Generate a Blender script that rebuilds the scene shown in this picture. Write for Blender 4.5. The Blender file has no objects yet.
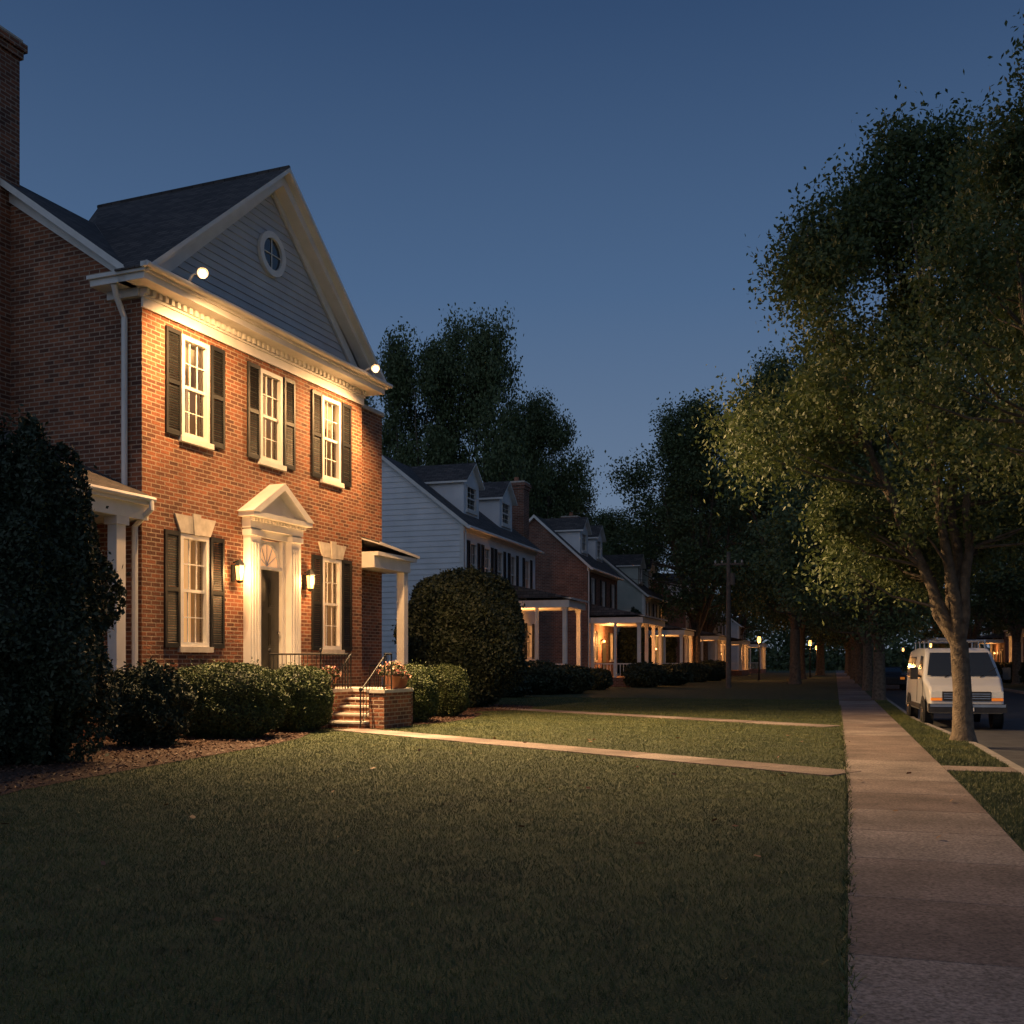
import bpy, math, random
import numpy as np
from mathutils import Vector, Matrix
rng=np.random.default_rng(11); random.seed(11)
scene=bpy.context.scene
scene.view_settings.view_transform='Standard'; scene.view_settings.look='None'
scene.view_settings.exposure=0; scene.view_settings.gamma=1
A=math.atan(336/1050); SA,CA=math.sin(A),math.cos(A)
def bend(s): return -0.0113*max(0.0,s-14)
def ST(s,t,z=0.0,b=True):
    t=t+(bend(s) if b else 0)
    return (s*SA+t*CA, s*CA-t*SA, z)
def kx(s): return -.05*min(max(s-22,0),10)   # kerb drifts towards the walk
# ---------------------------------------------------------------- materials
MAT={}
def newmat(name):
    m=bpy.data.materials.new(name); m.use_nodes=True
    nt=m.node_tree; b=nt.nodes['Principled BSDF']; MAT[name]=m
    return m,nt,b
def N(nt,t,**k):
    n=nt.nodes.new(t)
    for a,v in k.items(): setattr(n,a,v)
    return n
def ramp(nt,stops):
    r=N(nt,'ShaderNodeValToRGB'); e=r.color_ramp.elements
    while len(e)<len(stops): e.new(0.5)
    for i,(p,c) in enumerate(stops): e[i].position=p; e[i].color=(*c,1)
    return r
def noisy(name,c1,c2,scale=5,rough=.7,bump=.2,bscale=None,coord='Object',detail=6,metal=0,bdist=.02,c3=None):
    m,nt,b=newmat(name)
    tc=N(nt,'ShaderNodeTexCoord'); n=N(nt,'ShaderNodeTexNoise'); n.inputs['Scale'].default_value=scale; n.inputs['Detail'].default_value=detail
    nt.links.new(tc.outputs[coord],n.inputs['Vector'])
    st=[(.3,c1),(.7,c2)] if c3 is None else [(.3,c1),(.55,c2),(.75,c3)]
    r=ramp(nt,st); nt.links.new(n.outputs['Fac'],r.inputs[0]); nt.links.new(r.outputs[0],b.inputs['Base Color'])
    b.inputs['Roughness'].default_value=rough; b.inputs['Metallic'].default_value=metal
    if bump:
        n2=N(nt,'ShaderNodeTexNoise'); n2.inputs['Scale'].default_value=bscale or scale*8; n2.inputs['Detail'].default_value=4
        nt.links.new(tc.outputs[coord],n2.inputs['Vector'])
        bp=N(nt,'ShaderNodeBump'); bp.inputs['Strength'].default_value=bump; bp.inputs['Distance'].default_value=bdist
        nt.links.new(n2.outputs['Fac'],bp.inputs['Height']); nt.links.new(bp.outputs[0],b.inputs['Normal'])
    return m
def brickmat(name,c1,c2,mort,bw=.29,rh=.098):
    m,nt,b=newmat(name)
    uv=N(nt,'ShaderNodeUVMap')
    br=N(nt,'ShaderNodeTexBrick'); br.inputs['Scale'].default_value=1
    br.inputs['Brick Width'].default_value=bw; br.inputs['Row Height'].default_value=rh
    br.inputs['Mortar Size'].default_value=.013; br.inputs['Mortar Smooth'].default_value=.1; br.inputs['Bias'].default_value=-.1
    br.inputs['Color1'].default_value=(*c1,1); br.inputs['Color2'].default_value=(*c2,1); br.inputs['Mortar'].default_value=(*mort,1)
    nt.links.new(uv.outputs[0],br.inputs['Vector'])
    n=N(nt,'ShaderNodeTexNoise'); n.inputs['Scale'].default_value=1.3; n.inputs['Detail'].default_value=8; n.inputs['Roughness'].default_value=.7
    nt.links.new(uv.outputs[0],n.inputs['Vector'])
    r=ramp(nt,[(.3,(.6,.58,.56)),(.7,(1.25,1.2,1.15))]); nt.links.new(n.outputs['Fac'],r.inputs[0])
    mx=N(nt,'ShaderNodeMix',data_type='RGBA',blend_type='MULTIPLY'); mx.inputs[0].default_value=1
    nt.links.new(br.outputs['Color'],mx.inputs[6]); nt.links.new(r.outputs[0],mx.inputs[7])
    nt.links.new(mx.outputs[2],b.inputs['Base Color']); b.inputs['Roughness'].default_value=.85
    n3=N(nt,'ShaderNodeTexNoise'); n3.inputs['Scale'].default_value=22; nt.links.new(uv.outputs[0],n3.inputs['Vector'])
    ma=N(nt,'ShaderNodeMath',operation='MULTIPLY_ADD'); nt.links.new(br.outputs['Fac'],ma.inputs[0]); ma.inputs[1].default_value=-1.0
    nt.links.new(n3.outputs['Fac'],ma.inputs[2])
    bp=N(nt,'ShaderNodeBump'); bp.inputs['Strength'].default_value=.9; bp.inputs['Distance'].default_value=.02
    nt.links.new(ma.outputs[0],bp.inputs['Height']); nt.links.new(bp.outputs[0],b.inputs['Normal'])
    return m
brickmat('brick',(.30,.105,.048),(.085,.034,.022),(.38,.29,.215))
brickmat('brick_far',(.28,.11,.07),(.15,.06,.042),(.33,.27,.22))
noisy('white_trim',(.66,.64,.59),(.76,.74,.70),3,.5,.06)
noisy('white_siding',(.66,.67,.68),(.80,.80,.80),1.2,.55,.08)
noisy('grey_siding',(.44,.44,.45),(.54,.54,.54),1.2,.6,.08)
noisy('sage_siding',(.38,.42,.38),(.48,.51,.46),1.2,.6,.08)
noisy('stone',(.42,.38,.32),(.58,.53,.46),6,.8,.2)
noisy('shutter_black',(.007,.008,.008),(.013,.014,.014),4,.55,.05)
noisy('door_paint',(.030,.028,.018),(.05,.045,.03),4,.35,.05)
noisy('iron',(.006,.006,.006),(.011,.011,.011),10,.6,.1)
noisy('concrete',(.20,.18,.16),(.31,.28,.25),3.5,.9,.35,90,bdist=.01)
noisy('asphalt',(.035,.036,.04),(.065,.066,.07),2,.8,.4,120,bdist=.01)
noisy('lawn',(.018,.03,.009),(.05,.065,.02),2.5,.95,.7,60,bdist=.03,c3=(.075,.085,.028))
noisy('earth',(.02,.026,.012),(.04,.045,.02),.6,.95,.3,10)
noisy('mulch',(.035,.016,.009),(.09,.045,.028),14,.95,.9,60,bdist=.05)
noisy('bark',(.075,.055,.038),(.19,.145,.10),7,.9,.9,28,bdist=.03)
noisy('wood_pole',(.10,.08,.065),(.17,.14,.11),5,.9,.4)
noisy('terracotta',(.28,.11,.06),(.36,.16,.09),6,.8,.1)
noisy('room_dark',(.03,.025,.02),(.06,.05,.04),1,.9,0)
noisy('rubber',(.012,.012,.012),(.02,.02,.02),20,.8,.1)
noisy('chrome',(.45,.45,.46),(.55,.55,.56),3,.25,0,metal=1)
noisy('dark_plastic',(.02,.02,.022),(.035,.035,.038),8,.5,.05)
noisy('gutter_white',(.68,.66,.62),(.76,.74,.70),3,.4,.03)
m=noisy('curtain',(.55,.50,.42),(.70,.64,.54),3,.9,.1); nt=m.node_tree; t=N(nt,'ShaderNodeBsdfTranslucent'); t.inputs[0].default_value=(.7,.6,.45,1)
mx=N(nt,'ShaderNodeMixShader'); mx.inputs[0].default_value=.5; nt.links.new(nt.nodes['Principled BSDF'].outputs[0],mx.inputs[1]); nt.links.new(t.outputs[0],mx.inputs[2]); nt.links.new(mx.outputs[0],nt.nodes['Material Output'].inputs[0])
m=noisy('van_paint',(.50,.50,.51),(.58,.58,.58),1.5,.28,0); m.node_tree.nodes['Principled BSDF'].inputs['Coat Weight'].default_value=.5
m,nt,b=newmat('shingle'); uv=N(nt,'ShaderNodeUVMap'); br=N(nt,'ShaderNodeTexBrick'); br.inputs['Scale'].default_value=1
br.inputs['Brick Width'].default_value=.34; br.inputs['Row Height'].default_value=.16; br.inputs['Mortar Size'].default_value=.012
br.inputs['Color1'].default_value=(.11,.095,.088,1); br.inputs['Color2'].default_value=(.05,.046,.045,1); br.inputs['Mortar'].default_value=(.018,.017,.017,1)
nt.links.new(uv.outputs[0],br.inputs['Vector']); nt.links.new(br.outputs['Color'],b.inputs['Base Color']); b.inputs['Roughness'].default_value=.9
bp=N(nt,'ShaderNodeBump'); bp.inputs['Strength'].default_value=.8; bp.inputs['Distance'].default_value=.02; bp.invert=True
nt.links.new(br.outputs['Fac'],bp.inputs['Height']); nt.links.new(bp.outputs[0],b.inputs['Normal'])
m,nt,b=newmat('glass'); nt.nodes.remove(b); out=nt.nodes['Material Output']
tr=N(nt,'ShaderNodeBsdfTransparent'); tr.inputs[0].default_value=(.85,.88,.9,1); gl=N(nt,'ShaderNodeBsdfGlossy'); gl.inputs['Roughness'].default_value=.03
fr=N(nt,'ShaderNodeFresnel'); fr.inputs[0].default_value=1.6; mx=N(nt,'ShaderNodeMixShader')
nt.links.new(fr.outputs[0],mx.inputs[0]); nt.links.new(tr.outputs[0],mx.inputs[1]); nt.links.new(gl.outputs[0],mx.inputs[2]); nt.links.new(mx.outputs[0],out.inputs[0])
m,nt,b=newmat('dark_glass'); b.inputs['Base Color'].default_value=(.02,.025,.03,1); b.inputs['Roughness'].default_value=.06; b.inputs['Specular IOR Level'].default_value=.9
def emis(name,c,s):
    m,nt,b=newmat(name); b.inputs['Base Color'].default_value=(*c,1); b.inputs['Emission Color'].default_value=(*c,1); b.inputs['Emission Strength'].default_value=s
emis('bulb',(1,.62,.30),5); emis('lantern_glow',(1,.48,.14),3.4); emis('window_glow',(1,.42,.12),2.0); emis('window_dim',(1,.55,.24),.7); emis('window_lamp',(1,.5,.18),.85); emis('porch_bulb',(1,.5,.17),4)
emis('amber',(1,.28,.03),.3); emis('headlamp',(.8,.8,.75),.03); emis('street_bulb',(1,.45,.12),4)
def leafmat(name,c1,c2,c3,trans=.3,big=0):
    m,nt,b=newmat(name); g=N(nt,'ShaderNodeNewGeometry')
    r=ramp(nt,[(0,c1),(.5,c2),(1,c3)]); nt.links.new(g.outputs['Random Per Island'],r.inputs[0]); col=r.outputs[0]
    if big:
        tc=N(nt,'ShaderNodeTexCoord'); n=N(nt,'ShaderNodeTexNoise'); n.inputs['Scale'].default_value=big; n.inputs['Detail'].default_value=5; nt.links.new(tc.outputs['Object'],n.inputs['Vector'])
        r2=ramp(nt,[(.32,(.55,.62,.6)),(.52,(1,1,1)),(.72,(1.45,1.25,1.1))]); nt.links.new(n.outputs['Fac'],r2.inputs[0])
        mm=N(nt,'ShaderNodeMix',data_type='RGBA',blend_type='MULTIPLY'); mm.inputs[0].default_value=1; nt.links.new(col,mm.inputs[6]); nt.links.new(r2.outputs[0],mm.inputs[7]); col=mm.outputs[2]
    nt.links.new(col,b.inputs['Base Color']); b.inputs['Roughness'].default_value=.65
    if trans>0:
        t=N(nt,'ShaderNodeBsdfTranslucent'); nt.links.new(col,t.inputs[0]); mx=N(nt,'ShaderNodeMixShader'); mx.inputs[0].default_value=trans
        nt.links.new(b.outputs[0],mx.inputs[1]); nt.links.new(t.outputs[0],mx.inputs[2]); nt.links.new(mx.outputs[0],nt.nodes['Material Output'].inputs[0])
leafmat('leaf',(.06,.09,.025),(.085,.12,.036),(.12,.145,.05),.25)
leafmat('leaf_far',(.062,.095,.03),(.085,.12,.042),(.12,.145,.055),0)
leafmat('leaf_hedge',(.028,.046,.011),(.052,.076,.018),(.085,.108,.032),0)
leafmat('leaf_holly',(.018,.03,.014),(.03,.046,.021),(.048,.065,.034),0)
leafmat('blade',(.040,.056,.012),(.072,.092,.021),(.13,.135,.044),0,.7)
leafmat('chip',(.04,.018,.011),(.08,.036,.02),(.14,.07,.042),.0)
leafmat('petal',(.5,.12,.12),(.6,.28,.2),(.6,.5,.4),.2)
leafmat('dry_leaf',(.14,.055,.025),(.19,.08,.03),(.23,.12,.05),0)
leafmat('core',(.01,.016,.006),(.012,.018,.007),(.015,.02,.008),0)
m,nt,b=newmat('slab'); g=N(nt,'ShaderNodeNewGeometry'); tc=N(nt,'ShaderNodeTexCoord')
r=ramp(nt,[(0,(.165,.12,.10)),(.5,(.225,.172,.146)),(1,(.30,.245,.21))]); nt.links.new(g.outputs['Random Per Island'],r.inputs[0])
n=N(nt,'ShaderNodeTexNoise'); n.inputs['Scale'].default_value=45; n.inputs['Detail'].default_value=6; nt.links.new(tc.outputs['Object'],n.inputs['Vector'])
n4=N(nt,'ShaderNodeTexNoise'); n4.inputs['Scale'].default_value=1.1; n4.inputs['Detail'].default_value=8; nt.links.new(tc.outputs['Object'],n4.inputs['Vector'])
r2=ramp(nt,[(.3,(.4,.4,.4)),(.7,(1.45,1.45,1.45))]); nt.links.new(n.outputs['Fac'],r2.inputs[0])
r4=ramp(nt,[(.3,(.55,.55,.55)),(.7,(1.2,1.2,1.2))]); nt.links.new(n4.outputs['Fac'],r4.inputs[0])
m1=N(nt,'ShaderNodeMix',data_type='RGBA',blend_type='MULTIPLY'); m1.inputs[0].default_value=1; nt.links.new(r.outputs[0],m1.inputs[6]); nt.links.new(r2.outputs[0],m1.inputs[7])
m2=N(nt,'ShaderNodeMix',data_type='RGBA',blend_type='MULTIPLY'); m2.inputs[0].default_value=1; nt.links.new(m1.outputs[2],m2.inputs[6]); nt.links.new(r4.outputs[0],m2.inputs[7])
nt.links.new(m2.outputs[2],b.inputs['Base Color']); b.inputs['Roughness'].default_value=.9
bp=N(nt,'ShaderNodeBump'); bp.inputs['Strength'].default_value=.5; bp.inputs['Distance'].default_value=.01; nt.links.new(n.outputs['Fac'],bp.inputs['Height']); nt.links.new(bp.outputs[0],b.inputs['Normal'])

# ---------------------------------------------------------------- mesh helpers
def empty(name,loc=(0,0,0),rz=0,sc=(1,1,1)):
    e=bpy.data.objects.new(name,None); e.location=loc; e.rotation_euler=(0,0,rz); e.scale=sc
    scene.collection.objects.link(e); return e
class MB:
    def __init__(s): s.v=[];s.f=[];s.m=[];s.mats=[]
    def mi(s,n):
        if n not in s.mats: s.mats.append(n)
        return s.mats.index(n)
    def face(s,pts,mat):
        i=len(s.v); s.v+= [tuple(p) for p in pts]; s.f.append(tuple(range(i,i+len(pts)))); s.m.append(s.mi(mat))
    def hexa(s,c,mat):
        i=len(s.v); s.v+=[tuple(p) for p in c]; k=s.mi(mat)
        for f in ((0,3,2,1),(4,5,6,7),(0,1,5,4),(1,2,6,5),(2,3,7,6),(3,0,4,7)):
            s.f.append(tuple(i+j for j in f)); s.m.append(k)
    def box(s,x0,x1,y0,y1,z0,z1,mat):
        s.hexa([(x0,y0,z0),(x1,y0,z0),(x1,y1,z0),(x0,y1,z0),(x0,y0,z1),(x1,y0,z1),(x1,y1,z1),(x0,y1,z1)],mat)
    def pbox(s,P,u0,u1,z0,z1,o0,o1,mat):
        s.hexa([P(u0,z0,o0),P(u1,z0,o0),P(u1,z0,o1),P(u0,z0,o1),P(u0,z1,o0),P(u1,z1,o0),P(u1,z1,o1),P(u0,z1,o1)],mat)
    def pprism(s,P,poly,o0,o1,mat):
        a=[P(u,z,o1) for u,z in poly]; b=[P(u,z,o0) for u,z in poly]
        s.face(a,mat); s.face(b[::-1],mat); n=len(poly)
        for i in range(n): j=(i+1)%n; s.face([a[i],b[i],b[j],a[j]],mat)
    def tube(s,p0,p1,r0,r1,mat,n=8,cap=True):
        p0=Vector(p0);p1=Vector(p1);d=(p1-p0)
        if d.length<1e-6: return
        d.normalize(); a=d.orthogonal().normalized(); b=d.cross(a); i=len(s.v); k=s.mi(mat)
        for p,r in((p0,r0),(p1,r1)):
            for j in range(n):
                t=2*math.pi*j/n; s.v.append(tuple(p+a*(r*math.cos(t))+b*(r*math.sin(t))))
        for j in range(n):
            j2=(j+1)%n; s.f.append((i+j,i+j2,i+n+j2,i+n+j)); s.m.append(k)
        if cap:
            s.f.append(tuple(i+j for j in range(n))[::-1]); s.m.append(k); s.f.append(tuple(i+n+j for j in range(n))); s.m.append(k)
    def path(s,pts,rs,mat,n=8):
        pts=[Vector(p) for p in pts]; i0=len(s.v); k=s.mi(mat); a=None
        for q,p in enumerate(pts):
            d=(pts[min(q+1,len(pts)-1)]-pts[max(q-1,0)]).normalized()
            if a is None: a=d.orthogonal().normalized()
            a=(a-d*a.dot(d)).normalized(); b=d.cross(a)
            for j in range(n):
                t=2*math.pi*j/n; s.v.append(tuple(p+a*(rs[q]*math.cos(t))+b*(rs[q]*math.sin(t))))
        for q in range(len(pts)-1):
            for j in range(n):
                j2=(j+1)%n; s.f.append((i0+q*n+j,i0+q*n+j2,i0+(q+1)*n+j2,i0+(q+1)*n+j)); s.m.append(k)
    def rev(s,prof,c,mat,n=16):
        i=len(s.v);k=s.mi(mat)
        for r,z in prof:
            for j in range(n):
                t=2*math.pi*j/n; s.v.append((c[0]+r*math.cos(t),c[1]+r*math.sin(t),c[2]+z))
        for q in range(len(prof)-1):
            for j in range(n):
                j2=(j+1)%n; s.f.append((i+q*n+j,i+q*n+j2,i+(q+1)*n+j2,i+(q+1)*n+j)); s.m.append(k)
    def slab(s,q,th,top,edge):
        q=[Vector(p) for p in q]; b=[p-Vector((0,0,th)) for p in q]
        s.face(q,top); s.face(b[::-1],edge)
        for i in range(len(q)): j=(i+1)%len(q); s.face([q[i],b[i],b[j],q[j]],edge)
    def obj(s,name,parent=None,smooth=False,bevel=0,loc=None):
        me=bpy.data.meshes.new(name); me.from_pydata(s.v,[],s.f); 
        for m in s.mats: me.materials.append(MAT[m])
        me.polygons.foreach_set('material_index',s.m)
        uv=me.uv_layers.new(name='UVMap'); co=np.array(s.v)
        lu=np.zeros((len(me.loops),2))
        for p in me.polygons:
            n=p.normal; ls=p.loop_start
            c=co[list(p.vertices)]
            if abs(n.z)>.95: u=c[:,0];w=c[:,1]
            elif abs(n.x)>abs(n.y):
                k=math.sqrt(n.x*n.x+n.z*n.z); u=c[:,1]; w=c[:,2]/max(.3,abs(n.x)/k) 
            else:
                k=math.sqrt(n.y*n.y+n.z*n.z); u=c[:,0]; w=c[:,2]/max(.3,abs(n.y)/k)
            lu[ls:ls+p.loop_total,0]=u; lu[ls:ls+p.loop_total,1]=w
        uv.data.foreach_set('uv',lu.ravel())
        if smooth: me.polygons.foreach_set('use_smooth',[True]*len(me.polygons))
        me.update(); o=bpy.data.objects.new(name,me); scene.collection.objects.link(o)
        if parent: o.parent=parent
        if loc: o.location=loc
        if bevel:
            b=o.modifiers.new('bevel','BEVEL'); b.width=bevel; b.segments=3; b.limit_method='ANGLE'; b.angle_limit=math.radians(25)
        return o
def npmesh(name,verts,k,mat,parent=None):
    n=len(verts)//k; me=bpy.data.meshes.new(name)
    me.vertices.add(n*k); me.vertices.foreach_set('co',np.ascontiguousarray(verts,dtype=np.float32).ravel())
    me.loops.add(n*k); me.loops.foreach_set('vertex_index',np.arange(n*k,dtype=np.int32))
    me.polygons.add(n); me.polygons.foreach_set('loop_start',np.arange(0,n*k,k,dtype=np.int32)); 
    try: me.polygons.foreach_set('loop_total',np.full(n,k,dtype=np.int32))
    except Exception: pass
    me.materials.append(MAT[mat]); me.update(calc_edges=True)
    o=bpy.data.objects.new(name,me); scene.collection.objects.link(o)
    if parent: o.parent=parent
    return o
def leaf_verts(c,L,W,r,droop=.3):
    n=len(c); a=r.normal(size=(n,3)); a[:,2]-=droop; a/=np.linalg.norm(a,axis=1)[:,None]
    b=r.normal(size=(n,3)); b-= (b*a).sum(1)[:,None]*a
    b/=np.linalg.norm(b,axis=1)[:,None]+1e-9
    s=r.uniform(.7,1.3,(n,1)); 
    v=np.stack([c-a*L*s*.5,c+b*W*s*.5-a*L*s*.08,c+a*L*s*.5,c-b*W*s*.5-a*L*s*.08],1)
    return v.reshape(-1,3)
def pip(poly,x,y):
    ins=np.zeros(len(x),bool); n=len(poly); j=n-1
    for i in range(n):
        xi,yi=poly[i];xj,yj=poly[j]
        c=((yi>y)!=(yj>y))&(x<(xj-xi)*(y-yi)/(yj-yi+1e-12)+xi); ins^=c; j=i
    return ins
# ---------------------------------------------------------------- camera
cam=bpy.data.cameras.new('camera'); co=bpy.data.objects.new('camera',cam); scene.collection.objects.link(co)
co.location=(0,0,1.6); co.rotation_euler=(math.pi/2,0,0); cam.sensor_width=36; cam.lens=1050/1024*36; cam.shift_y=150/1024
cam.clip_start=.1; cam.clip_end=3000; scene.camera=co
# ---------------------------------------------------------------- sky
w=bpy.data.worlds.new('World'); scene.world=w; w.use_nodes=True; nt=w.node_tree; bg=nt.nodes['Background']; out=nt.nodes['World Output']
tc=N(nt,'ShaderNodeTexCoord'); sp=N(nt,'ShaderNodeSeparateXYZ'); nt.links.new(tc.outputs['Generated'],sp.inputs[0])
r=ramp(nt,[(0,(.02,.022,.026)),(.015,(.205,.25,.325)),(.12,(.142,.202,.300)),(.33,(.070,.130,.242)),(.53,(.032,.069,.152)),(.8,(.022,.050,.118))])
nt.links.new(sp.outputs['Z'],r.inputs[0]); nt.links.new(r.outputs[0],bg.inputs[0]); bg.inputs[1].default_value=1
sk=N(nt,'ShaderNodeTexSky',sky_type='NISHITA'); sk.sun_disc=False; sk.sun_elevation=math.radians(1); sk.sun_rotation=math.radians(200); sk.ozone_density=6
b2=N(nt,'ShaderNodeBackground'); b2.inputs[1].default_value=.005; nt.links.new(sk.outputs[0],b2.inputs[0])
ad=N(nt,'ShaderNodeAddShader'); nt.links.new(bg.outputs[0],ad.inputs[0]); nt.links.new(b2.outputs[0],ad.inputs[1]); nt.links.new(ad.outputs[0],out.inputs[0])
sl_=bpy.data.lights.new('dusk_sun','SUN'); sl_.energy=.23; sl_.angle=math.radians(80); sl_.color=(.92,.93,1)
so=bpy.data.objects.new('dusk_sun',sl_); scene.collection.objects.link(so); so.rotation_euler=(math.radians(56),0,math.radians(-22))
# ---------------------------------------------------------------- ground
g=MB(); g.face([(-1500,-300,-.14),(1500,-300,-.14),(1500,2500,-.14),(-1500,2500,-.14)],'earth'); g.obj('ground')
def strip(mb,t0,t1,z,mat,s0=-25,s1=500,ds=12,thick=None,k0=0,k1=0):
    ss=[a for a in np.arange(s0,s1,ds)]+[s1]
    if k0 or k1: ss=sorted(set([float(a) for a in ss]+[22.,27.,32.]))
    for a,b in zip(ss[:-1],ss[1:]):
        q=[ST(a,t0+k0*kx(a),z),ST(a,t1+k1*kx(a),z),ST(b,t1+k1*kx(b),z),ST(b,t0+k0*kx(b),z)]
        if thick: mb.slab(q,thick,mat,mat)
        else: mb.face(q,mat)
g=MB(); strip(g,2.55,9.6,-.135,'asphalt',k0=1); g.obj('road')
g=MB(); strip(g,2.4,2.55,.004,'concrete',ds=3,thick=.2,k0=1,k1=1); strip(g,9.6,9.75,.004,'concrete',thick=.2); g.obj('kerb')
g=MB(); strip(g,-160,0,0,'lawn'); g.obj('lawn')
g=MB(); strip(g,1.4,2.4,-.003,'lawn',k1=1); g.obj('verge')
g=MB(); strip(g,9.75,140,-.003,'lawn'); g.obj('lawn_across_street')
g=MB(); strip(g,0,1.4,-.03,'mulch'); s=-6.0
sl=MB()
while s<150:
    sl.slab([ST(s+.008,.0,.012),ST(s+.008,1.4,.012),ST(s+1.492,1.4,.012),ST(s+1.492,.0,.012)],.06,'slab','slab'); s+=1.5
strip(sl,0,1.4,.0,'slab',s0=150,s1=500)
sw=sl.obj('sidewalk'); g.obj('joint_bed',parent=sw)
def pathwalk(name,p,q,wd,seg=1.2):
    p=Vector((*p,0));q=Vector((*q,0)); d=(q-p); L=d.length; d.normalize(); n=Vector((-d.y,d.x,0))*wd/2; mb=MB(); k=int(L/seg); 
    for i in range(k):
        a=p+d*(L*i/k+.006); b=p+d*(L*(i+1)/k-.006)
        mb.slab([tuple(v+Vector((0,0,.018))) for v in (a-n,a+n,b+n,b-n)],.05,'slab','slab')
    return mb.obj(name)
PA=((-3.9,24.85),(4.75,14.95)); PB=((-1.4,37.3),(7.95,25.9))
pathwalk('front_walk',PA[0],PA[1],.85); pathwalk('front_walk',PB[0],PB[1],.85)
VG=[(16.6,.75)]
mb=MB()
for s,wd in VG:
    mb.slab([ST(s,1.41,.014),ST(s,2.39,.014),ST(s+wd,2.39,.014),ST(s+wd,1.41,.014)],.05,'slab','slab')
mb.obj('verge_walk')
BED1=[(-14,8),(-6.0,10.5),(-6.1,13),(-5.75,15),(-5.2,17.6),(-4.65,20),(-4.45,22),(-4.55,24.2),(-6,27),(-14,24)]
BED2=[(-3.1,26.1),(-1.9,27.3),(-1.1,29.6),(-.9,32.5),(-1.6,34),(-6,34),(-5,27)]
BED3=[(-4,34.5),(-1.5,33.6),(.6,34.8),(.8,38),(-2,41),(-5,38)]
mb=MB()
for B in (BED1,BED2,BED3): mb.face([(x,y,.008) for x,y in B],'mulch')
mbd=mb.obj('mulch_bed')
pts=[]
for B,n in ((BED1,26000),(BED2,5000),(BED3,3000)):
    xs=[p[0] for p in B];ys=[p[1] for p in B]; x=rng.uniform(min(xs),max(xs),n);y=rng.uniform(min(ys),max(ys),n); k=pip(B,x,y)
    pts.append(np.stack([x[k],y[k],rng.uniform(.012,.05,k.sum())],1))
c=np.concatenate(pts); v=leaf_verts(c,.08,.03,rng,0); v[:,2]=np.maximum(.009,(v[:,2]-.03)*.5+.03); npmesh('mulch_chips',v,4,'chip',mbd)
def grass(name,n,s0,s1,t0,t1,h,wd,excl=True):
    u=rng.uniform(0,1,n); Y=s0*(s1/s0)**u
    t=rng.uniform(t0,t1,n); b=np.where(Y>14,-.0113*(Y-14),0)
    if not excl:
        b=b+np.where(t>1.9,-.05*np.clip(Y-22,0,10),0)
    x=Y*SA+(t+b)*CA; y=Y*CA-(t+b)*SA
    k=(y>3.2)&(x/np.maximum(y,.1)>-.62)&(x/np.maximum(y,.1)<.62)
    if excl:
        for B in (BED1,BED2,BED3): k&=~pip(B,x,y)
        for p,q in (PA,PB):
            dx,dy=q[0]-p[0],q[1]-p[1]; L=math.hypot(dx,dy); k&=~((abs((x-p[0])*dy-(y-p[1])*dx)/L<.42)&(((x-p[0])*dx+(y-p[1])*dy)/L>0)&(((x-p[0])*dx+(y-p[1])*dy)/L<L))
    else:
        for s,wd2 in VG: k&=~((Y>s)&(Y<s+wd2))
    x=x[k];y=y[k];Yk=y; m=len(x); an=rng.uniform(0,6.283,m); sc=rng.uniform(.5,1.3,m)
    W=wd*(.5+Yk/14); ca,sa=np.cos(an)*W,np.sin(an)*W; lx,ly=rng.normal(0,.5,m)*h,rng.normal(0,.5,m)*h
    z0=np.zeros(m)
    v=np.stack([np.stack([x-ca,y-sa,z0],1),np.stack([x+ca,y+sa,z0],1),np.stack([x+lx,y+ly,h*sc],1)],1).reshape(-1,3)
    return npmesh(name,v,3,'blade')
grass('lawn_grass',900000,1.5,46,-17,-.015,.03,.0026)
grass('verge_grass',60000,6,46,1.42,2.38,.04,.0035,False)
c=np.array([ST(s,t) for s,t in zip(rng.uniform(4,40,2600),rng.normal(0,.02,2600))]); m=len(c); an=rng.uniform(0,6.28,m)
v=np.stack([c+np.stack([-.006*np.cos(an),-.006*np.sin(an),0*an],1),c+np.stack([.006*np.cos(an),.006*np.sin(an),0*an],1),c+np.stack([rng.normal(0,.03,m),rng.normal(0,.03,m),rng.uniform(.03,.07,m)],1)],1).reshape(-1,3)
npmesh('edge_grass',v,3,'blade')
n=46; s_=rng.uniform(5,24,n); t_=rng.uniform(-8,1.3,n); c=np.array([ST(a,b,.05) for a,b in zip(s_,t_)]); v=leaf_verts(c,.10,.07,rng,0); v[:,2]=.04+(v[:,2]-.05)*.4; npmesh('fallen_leaves',v,4,'dry_leaf')

# ---------------------------------------------------------------- house parts
PF=lambda u,z,o:(o,u,z)
PS=lambda u,z,o:(-u,-o,z)
def wall(mb,P,u0,u1,z0,z1,holes,mat,dep=.16):
    us=sorted({u0,u1,*[h[0] for h in holes],*[h[1] for h in holes]}); zs=sorted({z0,z1,*[h[2] for h in holes],*[h[3] for h in holes]})
    for a,b in zip(us[:-1],us[1:]):
        for c,d in zip(zs[:-1],zs[1:]):
            mu,mz=(a+b)/2,(c+d)/2
            if any(h[0]<mu<h[1] and h[2]<mz<h[3] for h in holes): continue
            mb.face([P(a,c,0),P(b,c,0),P(b,d,0),P(a,d,0)],mat)
    for a,b,c,d in holes:
        for q in ([(a,c),(b,c)],[(b,c),(b,d)],[(b,d),(a,d)],[(a,d),(a,c)]):
            mb.face([P(*q[0],0),P(*q[1],0),P(*q[1],-dep),P(*q[0],-dep)],mat)
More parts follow.
